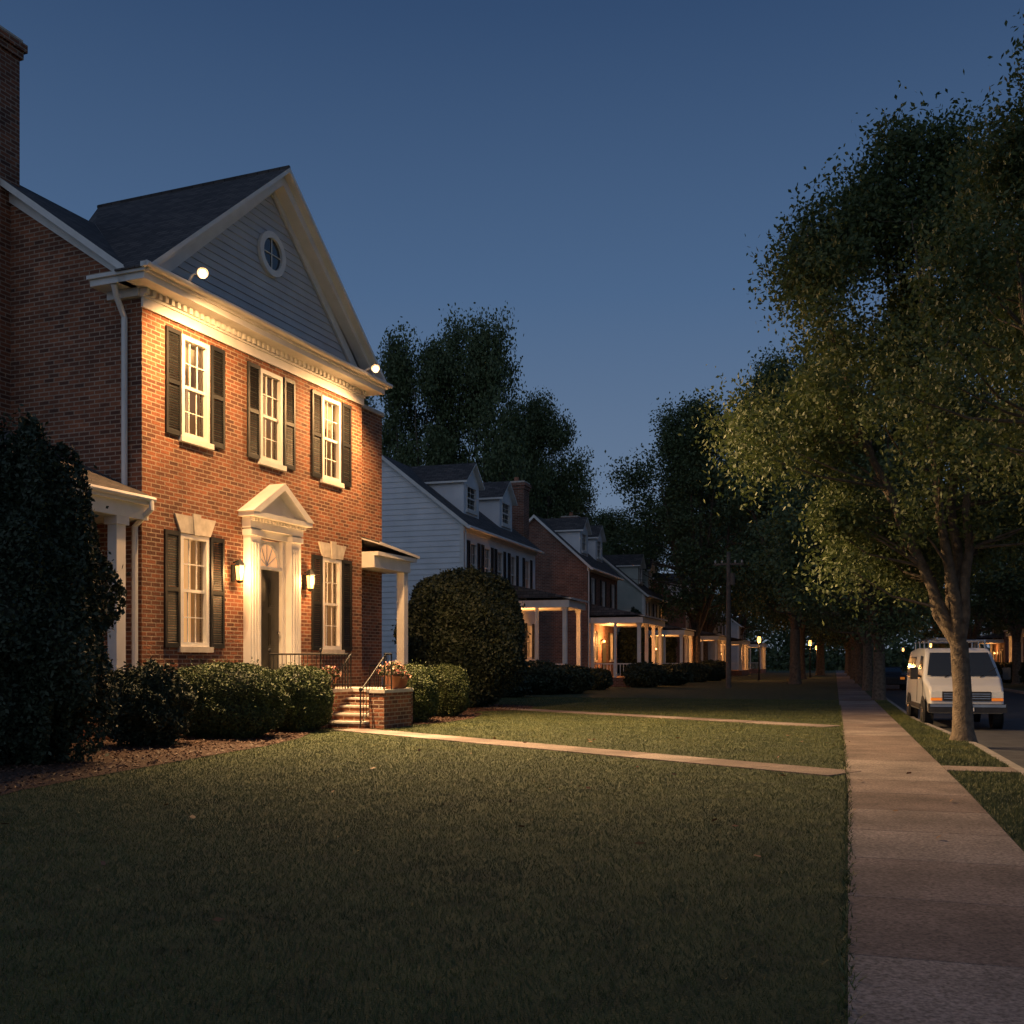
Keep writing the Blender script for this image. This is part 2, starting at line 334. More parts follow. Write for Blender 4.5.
def window(mb,P,uc,w,z0,z1,shut=.5,glow=None,curt=True,sill=True,cols=3,key=False,fw=.1,trim='white_trim',cw=.36,blind=0):
    a,b=uc-w/2,uc+w/2
    for (p,q,r_,t) in ((a,a+fw,z0,z1),(b-fw,b,z0,z1),(a+fw,b-fw,z0,z0+fw),(a+fw,b-fw,z1-fw,z1)): mb.pbox(P,p,q,r_,t,-.14,.025,trim)
    a2,b2,c2,d2=a+fw,b-fw,z0+fw,z1-fw; mid=(c2+d2)/2
    mb.pbox(P,a2,b2,mid-.035,mid+.035,-.09,-.03,trim)
    for lo,hi,o in ((c2,mid-.035,-.1),(mid+.035,d2,-.07)):
        for i in range(1,cols):
            u=a2+(b2-a2)*i/cols; mb.pbox(P,u-.012,u+.012,lo,hi,o,o+.03,trim)
        zz=(lo+hi)/2
        for i in range(cols):
            ua=a2+(b2-a2)*i/cols+.012; ub=a2+(b2-a2)*(i+1)/cols-.012
            mb.pbox(P,ua,ub,zz-.012,zz+.012,o,o+.03,trim)
    mb.face([P(a2,c2,-.085),P(b2,c2,-.085),P(b2,d2,-.085),P(a2,d2,-.085)],'glass')
    if blind: mb.face([P(a2-.05,d2-(d2-c2)*blind,-.17),P(b2+.05,d2-(d2-c2)*blind,-.17),P(b2+.05,d2,-.17),P(a2-.05,d2,-.17)],'curtain')
    if curt:
        n=14
        for lo_,hi_ in ((a2-.05,a2+(b2-a2)*cw),(b2-(b2-a2)*cw,b2+.05)):
            for i in range(n):
                u0=lo_+(hi_-lo_)*i/n;u1=lo_+(hi_-lo_)*(i+1)/n; o0=-.22+.025*(i%2);o1=-.22+.025*((i+1)%2)
                mb.face([P(u0,c2-.05,o0),P(u1,c2-.05,o1),P(u1,d2,o1),P(u0,d2,o0)],'curtain')
    R=glow or 'room_dark'
    mb.face([P(a-.3,z0-.2,-.7),P(b+.3,z0-.2,-.7),P(b+.3,z1+.2,-.7),P(a-.3,z1+.2,-.7)],R)
    if sill: mb.pbox(P,a-.08,b+.08,z0-.13,z0-.003,-.1,.09,'stone' if key else trim)
    if shut:
        for c,d in ((a-shut-.04,a-.04),(b+.04,b+shut+.04)):
            mb.pbox(P,c,c+.07,z0-.03,z1+.03,.004,.055,'shutter_black'); mb.pbox(P,d-.07,d,z0-.03,z1+.03,.004,.055,'shutter_black')
            zt=(z0+z1)/2
            for r0,r1 in ((z0-.03,z0+.08),(zt-.05,zt+.05),(z1-.07,z1+.03)): mb.pbox(P,c+.07,d-.07,r0,r1,.004,.053,'shutter_black')
            z=z0+.08
            while z<z1-.08:
                if not zt-.09<z<zt+.05:
                    mb.face([P(c+.07,z,.045),P(d-.07,z,.045),P(d-.07,z+.05,.012),P(c+.07,z+.05,.012)],'shutter_black')
                z+=.055
    if key:
        h=.42; mb.pprism(P,[(a-.02,z1+.02),(b+.02,z1+.02),(b+.22,z1+h),(a-.22,z1+h)],.004,.05,'stone')
        mb.pprism(P,[(uc-.09,z1+.0),(uc+.09,z1+.0),(uc+.14,z1+h+.06),(uc-.14,z1+h+.06)],.05,.085,'stone')
def claps(mb,P,fn,z0,z1,step,mat):
    z=z0
    while z<z1-.01:
        h=min(step,z1-z); a0,b0=fn(z);a1,b1=fn(z+h)
        mb.face([P(a0,z,.035),P(b0,z,.035),P(b1,z+h,.006),P(a1,z+h,.006)],mat)
        mb.face([P(a0,z,.035),P(b0,z,.035),P(b0,z,.0),P(a0,z,.0)],mat)
        z+=step
def plight(name,parent,loc,power,col=(1,.6,.28),size=.06):
    l=bpy.data.lights.new(name,'POINT'); l.energy=power; l.color=col; l.shadow_soft_size=size
    o=bpy.data.objects.new(name,l); scene.collection.objects.link(o); o.location=loc
    if parent: o.parent=parent
    return o
def chimney(mb,x0,x1,y0,y1,z0,z1,mat='brick_far'):
    mb.box(x0,x1,y0,y1,z0,z1-.45,mat); mb.box(x0-.06,x1+.06,y0-.06,y1+.06,z1-.45,z1-.28,mat)
    mb.box(x0-.12,x1+.12,y0-.12,y1+.12,z1-.28,z1-.1,mat); mb.box(x0-.05,x1+.05,y0-.05,y1+.05,z1-.1,z1,'stone')
    mb.tube(((x0+x1)/2,(y0+y1)/2,z1),((x0+x1)/2,(y0+y1)/2,z1+.3),.16,.14,'terracotta',12)

# ---------------------------------------------------------------- main brick house
TH=math.atan(423/1050); O=(-7.93,22.5,0)
H=empty('brick_house',O,-TH)
W=9.3; D=8.5; EZ=9.85; RX=D/2; RZ=12.8; GZ=14.0; GC=W/2
mb=MB()
W2=[(1.75,.98),(4.72,.98),(7.6,.98)]
holes=[(c-w/2,c+w/2,6.7,9.0) for c,w in W2]+[(c-.5,c+.5,1.95,4.5) for c in (1.72,7.62)]+[(4.0,5.3,.9,4.72)]
wall(mb,PF,0,W,0,9.22,holes,'brick')
mb.face([(0,0,0),(-D,0,0),(-D,0,EZ-.1),(-RX,0,RZ-.1),(0,0,EZ-.1)],'brick')
mb.face([(0,W,0),(-D,W,0),(-D,W,EZ-.1),(-RX,W,RZ-.1),(0,W,EZ-.1)],'brick')
mb.face([(-D,0,0),(-D,W,0),(-D,W,EZ),(-D,0,EZ)],'brick')
mb.pbox(PF,.002,W-.002,.0,.75,.002,.05,'brick'); mb.pbox(PF,.0,W,.75,.85,.002,.07,'brick')
mb.obj('brick_walls',H)
mb=MB()
for i,(c,w) in enumerate(W2): window(mb,PF,c,w,6.7,9.0,shut=.5,glow='window_dim',cw=.42,blind=(.45,.2,.35)[i])
for c in (1.72,7.62): window(mb,PF,c,1.0,1.95,4.5,shut=.5,glow='window_lamp' ,key=True,cw=.32)
mb.obj('windows_and_shutters',H)
mb=MB()
mb.pbox(PF,-.03,W+.03,9.2,9.42,.002,.06,'white_trim'); mb.pbox(PF,-.06,W+.06,9.42,9.47,.002,.1,'white_trim')
u=-.05
while u<W: mb.pbox(PF,u,u+.1,9.47,9.6,.002,.17,'white_trim'); u+=.2
mb.pbox(PF,-.5,W+.5,9.6,9.74,-.2,.5,'white_trim'); mb.pbox(PF,-.56,W+.56,9.74,9.80,-.2,.56,'white_trim')
mb.pbox(PF,-.62,W+.62,9.80,9.90,.50,.66,'gutter_white'); mb.pbox(PF,-.6,W+.6,9.80,9.84,-.2,.5,'shingle')
mb.tube((.66,-.62,9.85),(.66,W+.62,9.85),.06,.06,'gutter_white',10)
mb.pbox(PS,.0,.85,9.42,9.6,.002,.12,'white_trim'); mb.pbox(PS,.0,.95,9.6,9.741,.0,.5,'white_trim'); mb.pbox(PS,0,1.0,9.741,9.82,.0,.56,'white_trim')
def gf(z): k=(z-9.9)/(GZ-9.9); return (GC*k+.02, W-GC*k-.02)
claps(mb,PF,gf,9.9,GZ-.3,.19,'grey_siding')
mb.face([(0,0,9.8),(0,W,9.8),(0,GC,GZ-.1)],'grey_siding')
for sgn in (0,1):
    f=(lambda u:u) if sgn==0 else (lambda u:W-u)
    mb.pprism(PF,[(f(-.05),9.84),(f(.35),9.84),(f(GC),GZ-.45),(f(GC),GZ-.1)],.04,.1,'white_trim')
    mb.pprism(PF,[(f(-.5),9.86),(f(-.2),9.86),(f(GC),GZ-.3),(f(GC),GZ-.02)],.10,.42,'white_trim')
n=28;cz=12.0
for i in range(n):
    t0=2*math.pi*i/n;t1=2*math.pi*(i+1)/n
    mb.hexa([PF(GC+r_*math.cos(t),cz+r_*math.sin(t),o) for o in (.03,.12) for (r_,t) in ((.40,t0),(.40,t1),(.56,t1),(.56,t0))],'white_trim')
mb.face([PF(GC+.41*math.cos(2*math.pi*i/n),cz+.41*math.sin(2*math.pi*i/n),.05) for i in range(n)],'dark_glass')
for t in (0,math.pi/2): 
    dx,dz=.4*math.cos(t),.4*math.sin(t); mb.tube(PF(GC-dx,cz-dz,.065),PF(GC+dx,cz+dz,.065),.016,.016,'white_trim',6)
mb.pprism(PS,[(0,9.5+.05),(RX,RZ-.42),(RX,RZ-.1),(0,EZ-.08)],.003,.05,'white_trim')
mb.pprism(PS,[(D,9.55),(RX,RZ-.42),(RX,RZ-.1),(D,EZ-.08)],.003,.05,'white_trim')
mb.obj('cornice_and_trim',H)
mb=MB()
mb.slab([(0,-.3,EZ+.03),(0,W+.3,EZ+.03),(-RX,W+.3,RZ+.05),(-RX,-.3,RZ+.05)],.17,'shingle','white_trim')
mb.slab([(-RX,-.3,RZ+.05),(-RX,W+.3,RZ+.05),(-D-.4,W+.3,EZ-.24),(-D-.4,-.3,EZ-.24)],.17,'shingle','white_trim')
HB=-5.6; gs=(GZ+.12-9.86)/(GC+.5); yv=(RZ+.05-9.86)/gs-.5
for f in (lambda y:y,lambda y:W-y):
    mb.slab([(.62,f(-.5),9.86),(.62,f(GC),GZ+.12),(HB,f(GC),GZ+.12),(-RX,f(yv),RZ+.06),(-.05,f(-.46),9.9)],.12,'shingle','white_trim')
    mb.face([(HB,GC,GZ+.12),(-RX,f(yv),RZ+.06),(-RX-2.0,f(yv),RZ-1.45),(-6.8,GC,RZ-1.6)],'shingle')
mb.tube((.6,GC,GZ+.12),(HB,GC,GZ+.12),.06,.06,'shingle',6)
mb.obj('roof',H)
mb=MB(); chimney(mb,-5.3,-3.75,-.62,.25,0,15.9,'brick'); mb.box(-5.45,-3.6,-.7,-.002,0,4.0,'brick'); mb.obj('chimney',H)
mb=MB(); mb.box(-2.1,-.35,W+.002,11.15,0,9.3,'brick'); mb.box(-2.16,-.29,W+.002,11.21,9.3,9.42,'stone'); mb.obj('side_chimney',H)
mb=MB(); dc=4.65
mb.pbox(PF,4.0,4.12,.95,4.72,-.15,.03,'white_trim'); mb.pbox(PF,5.18,5.3,.95,4.72,-.15,.03,'white_trim')
mb.pbox(PF,4.12,5.18,.95,3.95,-.14,-.08,'door_paint')
for pu in (4.22,4.72):
    for pz0,pz1 in ((1.15,1.85),(2.0,2.85),(3.0,3.75)):
        mb.pbox(PF,pu,pu+.37,pz0,pz1,-.08,-.06,'door_paint'); mb.pbox(PF,pu+.05,pu+.32,pz0+.05,pz1-.05,-.06,-.045,'door_paint')
mb.tube(PF(5.08,2.35,-.08),PF(5.08,2.35,-.0),.035,.045,'chrome',10)
mb.pbox(PF,4.12,5.18,3.95,4.03,-.14,.02,'white_trim')
mb.pbox(PF,4.12,5.18,4.03,4.72,-.145,-.13,'window_dim'); mb.face([PF(4.12,4.03,-.1),PF(5.18,4.03,-.1),PF(5.18,4.72,-.1),PF(4.12,4.72,-.1)],'glass')
# spandrels above the fan light
arc=[(dc+.53*math.cos(math.pi*i/12),4.05+.62*math.sin(math.pi*i/12)) for i in range(13)]
for sgn in (0,1):
    a_=arc[:7] if sgn==0 else arc[6:]; cx=5.18 if sgn==0 else 4.12
    for i in range(6): mb.pprism(PF,[(cx,4.72),a_[i],a_[i+1]],-.11,-.06,'white_trim')
for i in range(1,6):
    t=math.pi*i/6; mb.tube(PF(dc,4.05,-.08),PF(dc+.52*math.cos(t),4.05+.6*math.sin(t),-.08),.014,.014,'white_trim',6)
for i in range(10):
    t0=math.pi*i/10;t1=math.pi*(i+1)/10; mb.tube(PF(dc+.5*math.cos(t0),4.05+.58*math.sin(t0),-.07),PF(dc+.5*math.cos(t1),4.05+.58*math.sin(t1),-.07),.035,.035,'white_trim',6)
for a,b in ((3.55,3.98),(5.32,5.75)):
    mb.pbox(PF,a,b,.95,4.9,.003,.22,'white_trim'); mb.pbox(PF,a-.05,b+.05,.95,1.2,.003,.27,'white_trim')
    for k in range(3): mb.pbox(PF,a+.07+k*.11,a+.13+k*.11,1.35,4.55,.22,.24,'white_trim')
    mb.pbox(PF,a-.04,b+.04,4.72,4.86,.003,.27,'white_trim')
mb.pbox(PF,3.98,5.32,4.73,4.9,.003,.12,'white_trim')
mb.pbox(PF,3.5,5.8,4.9,5.16,.003,.26,'white_trim'); mb.pbox(PF,3.36,5.94,5.16,5.28,.003,.46,'white_trim')
u=3.45
while u<5.8: mb.pbox(PF,u,u+.06,5.07,5.15,.26,.32,'white_trim'); u+=.13
mb.pprism(PF,[(3.5,5.28),(5.8,5.28),(dc,6.0)],.003,.2,'white_trim')
for f in (lambda u:u,lambda u:2*dc-u):
    mb.pprism(PF,[(f(3.30),5.28),(f(3.62),5.28),(f(dc),5.95),(f(dc),6.13)],.003,.48,'white_trim')
mb.obj('door_surround',H)
for i,(u) in enumerate((3.12,6.2)):
    mb=MB(); z=3.55
    mb.pbox(PF,u-.06,u+.06,z+.0,z+.4,.003,.04,'iron'); mb.tube(PF(u,z+.45,.03),PF(u,z+.5,.2),.018,.018,'iron')
    mb.rev([(.0,.56),(.05,.5),(.15,.38),(.14,.36)],PF(u,z,.22),'iron',6); mb.rev([(.12,.36),(.085,0.02)],PF(u,z,.22),'lantern_glow',6); mb.rev([(.1,.02),(.06,-.04),(0,-.06)],PF(u,z,.22),'iron',6)
    for k in range(6):
        t=math.pi*k/3; mb.tube((.22+.125*math.cos(t),u+.125*math.sin(t),z+.37),(.22+.09*math.cos(t),u+.09*math.sin(t),z),.011,.011,'iron',5)
    mb.obj('wall_lantern_%d'%(i+1),H); plight('lantern_light_%d'%(i+1),H,(.46,u,z+.2),140,(1,.5,.18),.1)
def spot(name,parent,loc,tgt,power,ang,blend=1.0,col=(1,.60,.27),size=.08):
    l=bpy.data.lights.new(name,'SPOT'); l.energy=power; l.color=col; l.spot_size=math.radians(ang); l.spot_blend=blend; l.shadow_soft_size=size
    o=bpy.data.objects.new(name,l); scene.collection.objects.link(o); o.location=loc; o.parent=parent
    o.rotation_euler=(Vector(tgt)-Vector(loc)).to_track_quat('-Z','Y').to_euler(); return o
for i,(u,z,tg) in enumerate(((.75,10.05,(8,2.5,0)),(8.35,9.95,(10,5,0)))):
    mb=MB(); p=Vector((1.0,u,z)); d=Vector((.35,-.45,-.45)).normalized()
    mb.tube((.6,u,9.88),(.72,u,z),.03,.03,'gutter_white'); mb.tube((.72,u,z),p-d*.18,.025,.025,'gutter_white'); mb.tube(p-d*.2,p-d*.02,.05,.12,'gutter_white',14,False); mb.tube(p-d*.2,p-d*.19,.05,.05,'gutter_white',14)
    mb.obj('flood_housing_%d'%(i+1),H)
    b=MB(); b.rev([(0,-.1),(.06,-.08),(.1,0),(.06,.08),(0,.1)],p+d*.04,'bulb',14); b.obj('flood_bulb_%d'%(i+1),H,True)
    spot('flood_wash_%d'%(i+1),H,tuple(p+Vector((.75,0,-.45))),(.1,u+(1.9 if i==0 else -1.3),4.2),2300,150,.75,(1,.53,.20),.12)
    spot('flood_spot_%d'%(i+1),H,tuple(p+Vector((.3,0,-.12))),tg,15000,104,1,(1,.63,.3))
mb=MB()
mb.box(.08,2.2,3.6,6.4,0,.86,'brick'); mb.box(2.2,3.2,5.0,6.4,0,.86,'brick'); mb.box(.06,2.24,3.56,6.44,.862,.94,'stone'); mb.box(2.24,3.22,4.96,6.44,.862,.94,'stone')
for i in range(4):
    y=3.9+.28*i; z=.18*(i+1); mb.box(2.2,3.2,y,5.0,z-.18+.001,z-.05,'brick'); mb.box(2.19,3.21,y-.03,y+.3,z-.048,z,'stone')
mb.box(3.22,3.62,4.1,5.5,0,.86,'brick'); mb.box(3.18,3.66,4.06,5.54,.862,.94,'stone'); mb.obj('brick_stoop',H)
mb=MB()
def rail(p0,p1,h=.85,n=8):
    p0=Vector(p0);p1=Vector(p1);up=Vector((0,0,h)); mb.tube(p0+up,p1+up,.022,.022,'iron'); mb.tube(p0+up*.12,p1+up*.12,.012,.012,'iron')
    for i in range(n+1):
        p=p0.lerp(p1,i/n); r_=.018 if i in(0,n) else .009; mb.tube(p,p+up,r_,r_,'iron',6)
rail((.7,3.65,.94),(2.15,3.65,.94),n=12); rail((2.15,3.65,.94),(2.15,4.9,.94),n=9); rail((2.18,5.0,.94),(2.18,3.85,.1),n=9); rail((3.18,5.0,.94),(3.18,3.75,.05),n=9); rail((3.6,4.15,.94),(3.6,4.5,.94),n=2)
for x,y,z in ((3.18,3.75,.9),(2.18,3.85,.95),(2.15,3.65,1.83),(.7,3.65,1.83)): mb.rev([(0,.06),(.03,.04),(.04,0),(.03,-.04),(0,-.06)],(x,y,z+.05),'iron',8)
mb.obj('iron_railing',H)
mb=MB()
mb.path([(-.35,-.45,9.6),(-.4,-.3,9.35),(-.4,-.08,9.0),(-.4,-.08,5.35),(-.05,-.12,5.12),(.36,-.12,5.0),(.36,-.12,4.85),(-.1,-.1,4.5),(-.1,-.1,.2)],[.065]*9,'gutter_white',8)
mb.obj('downspout',H)
mb=MB()
mb.slab([(.3,-2.9,5.12),(.3,-.004,5.12),(-4,-.004,6.95)],.06,'shingle','white_trim')
mb.slab([(.3,-2.9,5.12),(-4,-.004,6.95),(-8.3,-2.9,5.12)],.06,'shingle','white_trim')
mb.box(-8.3,.3,-2.9,-.004,4.93,5.055,'white_trim'); mb.box(-8.2,.18,-2.78,-.004,4.62,4.93,'white_trim'); mb.tube((.34,-2.9,5.05),(.34,-.0,5.05),.06,.06,'gutter_white',8)
for y in (-.75,-2.6): mb.box(-.12,.12,y-.13,y+.13,.5,4.62,'white_trim'); mb.box(-.17,.17,y-.18,y+.18,.5,.75,'white_trim'); mb.box(-.17,.17,y-.18,y+.18,4.45,4.62,'white_trim')
for x in (-2.7,-5.3): mb.box(x-.13,x+.13,-2.73,-2.47,.5,4.62,'white_trim')
mb.box(-8.2,.15,-2.8,-.004,0,.5,'brick'); mb.box(-8.2,-1.4,-2.2,-.004,.5,4.62,'brick')
rail((0,-2.5,.5),(0,-.85,.5),.9,12)
mb.obj('side_porch',H)
mb=MB()
mb.slab([(.6,W+.003,5.15),(.6,11.9,4.95),(-4,11.9,4.95),(-3.0,W+.003,6.2)],.08,'shingle','white_trim')
mb.face([(.6,W+.003,5.15),(-3,W+.003,6.2),(.6,W+.003,5.1)],'shingle')
mb.box(-4,.55,W+.003,11.8,4.75,4.868,'white_trim'); mb.box(-4,.42,W+.003,11.6,4.4,4.75,'white_trim')
mb.box(.1,.36,11.3,11.56,.6,4.4,'white_trim'); mb.box(.05,.4,11.25,11.6,.6,.85,'white_trim')
mb.box(-4,.4,W+.003,11.6,0,.6,'brick')
rail((.22,W+.1,.6),(.22,11.2,.6),.9,14)
mb.obj('far_porch',H)
def pot(name,loc,r,h,fl=500,spread=.28,parent=H):
    mb=MB(); mb.rev([(0,0),(r*.65,0),(r,h*.85),(r*1.12,h*.86),(r*1.12,h),(r*.95,h),(r*.9,h*.9),(0,h*.9)],(0,0,0),'terracotta',18); e=empty(name,loc); e.parent=parent; mb.obj('pot',e,True)
    c=rng.normal(0,1,(fl,3)); c/=np.linalg.norm(c,axis=1)[:,None]; c*=rng.uniform(.4,1,(fl,1))*spread; c[:,2]=np.abs(c[:,2])*.9+h
    npmesh('leaves',leaf_verts(c,.08,.04,rng),4,'leaf_hedge',e)
    k=c[rng.random(fl)<.35]*[1.08,1.08,1.05]; npmesh('flowers',leaf_verts(k,.07,.06,rng),4,'petal',e)
pot('flower_pot',(3.42,4.85,.94),.22,.34,900,.36); pot('flower_pot',(2.0,4.3,.94),.19,.3,500,.27)
pot('flower_pot',(3.42,5.35,.94),.16,.25,400,.22)

# ---------------------------------------------------------------- generic row houses
def rowhouse(name,O,rz,W,D,EZ,RZ,mat,step=.2,dorm=(),porch=None,chim=None,win2=(),win1=(),lit1=(),lit2=(),shut=.35,trim='white_trim',pw=150):
    E=empty(name,(O[0],O[1],0),rz); mb=MB(); z1a,z1b=EZ*.22,EZ*.46; z2a,z2b=EZ*.64,EZ*.9; ww=1.0
    holes=[(c-ww/2,c+ww/2,z2a,z2b) for c in win2]+[(c-ww/2,c+ww/2,z1a,z1b) for c in win1]
    wall(mb,PF,0,W,0,EZ-.2,holes,mat)
    if mat!='brick_far':
        for zz0,zz1 in ((.5,z1a),(z1b,z2a)):
            claps(mb,PF,lambda z:(0,W),zz0,zz1,step,mat)
    s=(RZ-EZ)/(D/2)
    mb.face([(0,0,0),(-D,0,0),(-D,0,EZ),(-D/2,0,RZ),(0,0,EZ)],mat)
    if mat!='brick_far':
        claps(mb,PS,lambda z:(max(0,(z-EZ)/s),D-max(0,(z-EZ)/s)),.5,RZ-.1,step,mat)
        mb.pbox(PS,-.05,.14,0,EZ-.1,.0,.05,trim)
    mb.face([(0,W,0),(-D,W,0),(-D,W,EZ),(-D/2,W,RZ),(0,W,EZ)],mat); mb.face([(-D,0,0),(-D,W,0),(-D,W,EZ),(-D,0,EZ)],mat)
    mb.pbox(PF,0,W,0,.5,.003,.06,'brick_far'); mb.pbox(PS,0,D,0,.5,.003,.06,'brick_far')
    mb.obj('walls',E)
    mb=MB()
    for i,c in enumerate(win2): window(mb,PF,c,ww,z2a,z2b,shut=shut,glow='window_glow' if i in lit2 else None,cols=2)
    for i,c in enumerate(win1): window(mb,PF,c,ww,z1a,z1b,shut=shut,glow='window_glow' if i in lit1 else None,cols=2,cw=.22)
    mb.obj('windows',E)
    mb=MB(); ov=.35
    mb.slab([(ov,-.25,EZ-s*ov+.12),(ov,W+.25,EZ-s*ov+.12),(-D/2,W+.25,RZ+.12),(-D/2,-.25,RZ+.12)],.2,'shingle',trim)
    mb.slab([(-D/2,-.25,RZ+.12),(-D/2,W+.25,RZ+.12),(-D-ov,W+.25,EZ-s*ov+.12),(-D-ov,-.25,EZ-s*ov+.12)],.2,'shingle',trim)
    mb.pbox(PF,0,W,EZ-.42,EZ-.12,.003,.1,trim); mb.tube((ov+.06,-.25,EZ-s*ov+.0),(ov+.06,W+.25,EZ-s*ov+.0),.07,.07,'gutter_white',8)
    mb.tube((.08,.12,EZ-.3),(.08,.12,.3),.05,.05,'gutter_white')
    for a,b in dorm:
        x=-.75; zb=EZ+s*.75; zt=zb+1.75; c=(a+b)/2; pk=min(RZ+.1,zt+.95)
        dm='white_siding' if mat!='sage_siding' else mat
        wall(mb,lambda u,z,o:(x+o,u,z),a,b,zb-.1,zt,[(a+.4,b-.4,zb+.35,zt-.15)],dm)
        window(mb,lambda u,z,o:(x+o,u,z),c,b-a-.8,zb+.35,zt-.15,shut=0,cols=2,curt=False)
        mb.face([(x,a,zt),(x,b,zt),(x,c,pk)],dm)
        for y in (a,b): mb.face([(x,y,zb),(x,y,zt),(-(zt-EZ)/s,y,zt)],dm)
        xr=-(pk-EZ)/s
        mb.slab([(x+.25,a-.2,zt-.05),(x+.25,c,pk+.06),(xr,c,pk+.06),(-(zt-.05-EZ)/s,a-.2,zt-.05)],.1,'shingle',trim)
        mb.slab([(x+.25,c,pk+.06),(x+.25,b+.2,zt-.05),(-(zt-.05-EZ)/s,b+.2,zt-.05),(xr,c,pk+.06)],.1,'shingle',trim)
    mb.obj('roof',E)
    if chim:
        mb=MB(); chimney(mb,*chim); mb.obj('chimney',E)
    if porch:
        px,y0,y1,z0,z1=porch; mb=MB()
        mb.slab([(px+.3,y0-.3,z0),(px+.3,y1+.3,z0),(.003,y1+.0,z1),(.003,y0-.0,z1)],.1,'shingle',trim)
        mb.face([(px+.3,y0-.3,z0),(.003,y0,z1),(.003,y0-.3,z0)],'shingle'); mb.face([(px+.3,y1+.3,z0),(.003,y1,z1),(.003,y1+.3,z0)],'shingle')
        mb.box(.005,px+.15,y0-.15,y1+.15,z0-.5,z0-.12,trim)
        mb.box(.07,px,y0,y1,0,.6,'brick_far')
        nc=max(2,int((y1-y0)/2.4)+1)
        for i in range(nc):
            y=y0+.15+(y1-y0-.3)*i/(nc-1); mb.box(px-.26,px-.04,y-.11,y+.11,.6,z0-.5,trim); mb.box(px-.31,px+.0,y-.15,y+.15,.6,.8,trim); mb.box(px-.31,px+.0,y-.15,y+.15,z0-.65,z0-.5,trim)
        mb.box(.08,.3,y0,y0+.25,.6,z0-.5,trim)
        mb.box(px*.5-.08,px*.5+.08,y0+.05,y0+.2,.6,z0-.5,trim)
        for i in range(14):
            x=.3+(px-.6)*i/13; mb.box(x-.02,x+.02,y0+.1,y0+.14,.7,1.45,trim)
        mb.box(.3,px-.3,y0+.07,y0+.17,1.45,1.52,trim)
        cy=(y0+y1)/2; mb.rev([(0,0),(.08,.04),(.09,.14),(.0,.2)],(.25,cy-.9,z0-1.7),'porch_bulb',10); mb.box(.07,.2,cy-.95,cy-.85,z0-1.6,z0-1.45,'iron')
        mb.face([(.09,cy-.5,.6),(.09,cy+.5,.6),(.09,cy+.5,2.9),(.09,cy-.5,2.9)],'door_paint'); 
        mb.obj('porch',E); plight('porch_light',E,(.75,cy-.9,z0-1.5),pw,(1,.42,.12),.15)
    return E
rowhouse('white_house',(-2.27,48.7),-A,11.8,8.2,8.1,11.35,'white_siding',.26,dorm=((2.1,4.3),(7.6,9.8)),porch=(3.3,6.4,9.6,4.9,5.7),chim=(-1.9,-.7,11.85,12.9,0,12.0),win2=(1.4,3.4,5.4,7.6,10.2),win1=(1.4,3.6,7.1,8.9,10.6),lit1=(2,3),pw=300)
rowhouse('brick_house',(4.83,67.6),-A,9.3,7.0,7.9,11.1,'brick_far',dorm=((1.2,3.3),(5.6,7.7)),porch=(3.4,.6,8.8,4.6,5.4),chim=(-4.2,-3.0,9.35,10.2,0,12.4),win2=(1.5,4.6,7.7),win1=(2.0,7.2),lit1=(0,1),lit2=(),pw=400)
rowhouse('cottage_house',(10.6,84.5),-A,10,7.5,7.2,10.4,'sage_siding',.26,dorm=((1.5,3.6),(6,8.1)),porch=(3.0,1,9,4.3,5.0),chim=(-4.2,-3.2,10.05,10.9,0,11.5),win2=(1.5,5,8.2),win1=(2,7.5),lit1=(0,1),lit2=(2,),pw=260)
rowhouse('brick_house',(17.0,103),-A,11,8,7.2,10.6,'brick_far',dorm=((2,4),(6.5,8.5)),porch=(3,1,10,4.3,5.0),win2=(1.5,5.5,9.2),win1=(2,8.5),lit1=(0,1),lit2=(1,),pw=220)
rowhouse('white_house',(24.0,124),-A,11,8,6.8,10,'white_siding',.3,porch=(3,1,10,4.2,4.9),win2=(1.5,5.5,9.2),win1=(2,8.5),lit1=(0,),pw=220)
rowhouse('cottage_house',(31.5,146),-A,11,8,6.8,10,'grey_siding',.3,porch=(3,1,10,4.2,4.9),win2=(1.5,5.5,9.2),win1=(2,8.5),lit1=(0,1),pw=150)
x,y,_=ST(96,16.5); rowhouse('white_house',(x,y),-A+math.pi,11,8,6.4,9.4,'white_siding',.3,porch=(3,1,10,4.2,4.9),win2=(1.5,5.5,9.2),win1=(2,8.5),lit1=(0,1),lit2=(2,),pw=220)
x,y,_=ST(135,17.5); rowhouse('brick_house',(x,y),-A+math.pi,11,8,6.4,9.4,'brick_far',porch=(3,1,10,4.2,4.9),win2=(1.5,5.5,9.2),win1=(2,8.5),lit1=(0,1),pw=120)
for i,(s,t) in enumerate(((94,-6.5),(112,-2.6),(128,10.2),(150,-2.6),(178,10.2),(190,-3))):
    x,y,_=ST(s,t); E=empty('street_lamp',(x,y,0)); mb=MB(); mb.tube((0,0,0),(0,0,3.3),.08,.05,'iron',10); mb.rev([(.14,0),(.1,.3),(.08,.4)],(0,0,0),'iron',10)
    mb.rev([(.03,3.25),(.14,3.35),(.17,3.6),(.1,3.85)],(0,0,0),'street_bulb',10); mb.rev([(.22,3.82),(.05,4.0),(0,4.1)],(0,0,0),'iron',10); mb.obj('post_and_lantern',E)
    if i<4: plight('lamp_light',E,(0,0,3.1),320,(1,.45,.13),.15)

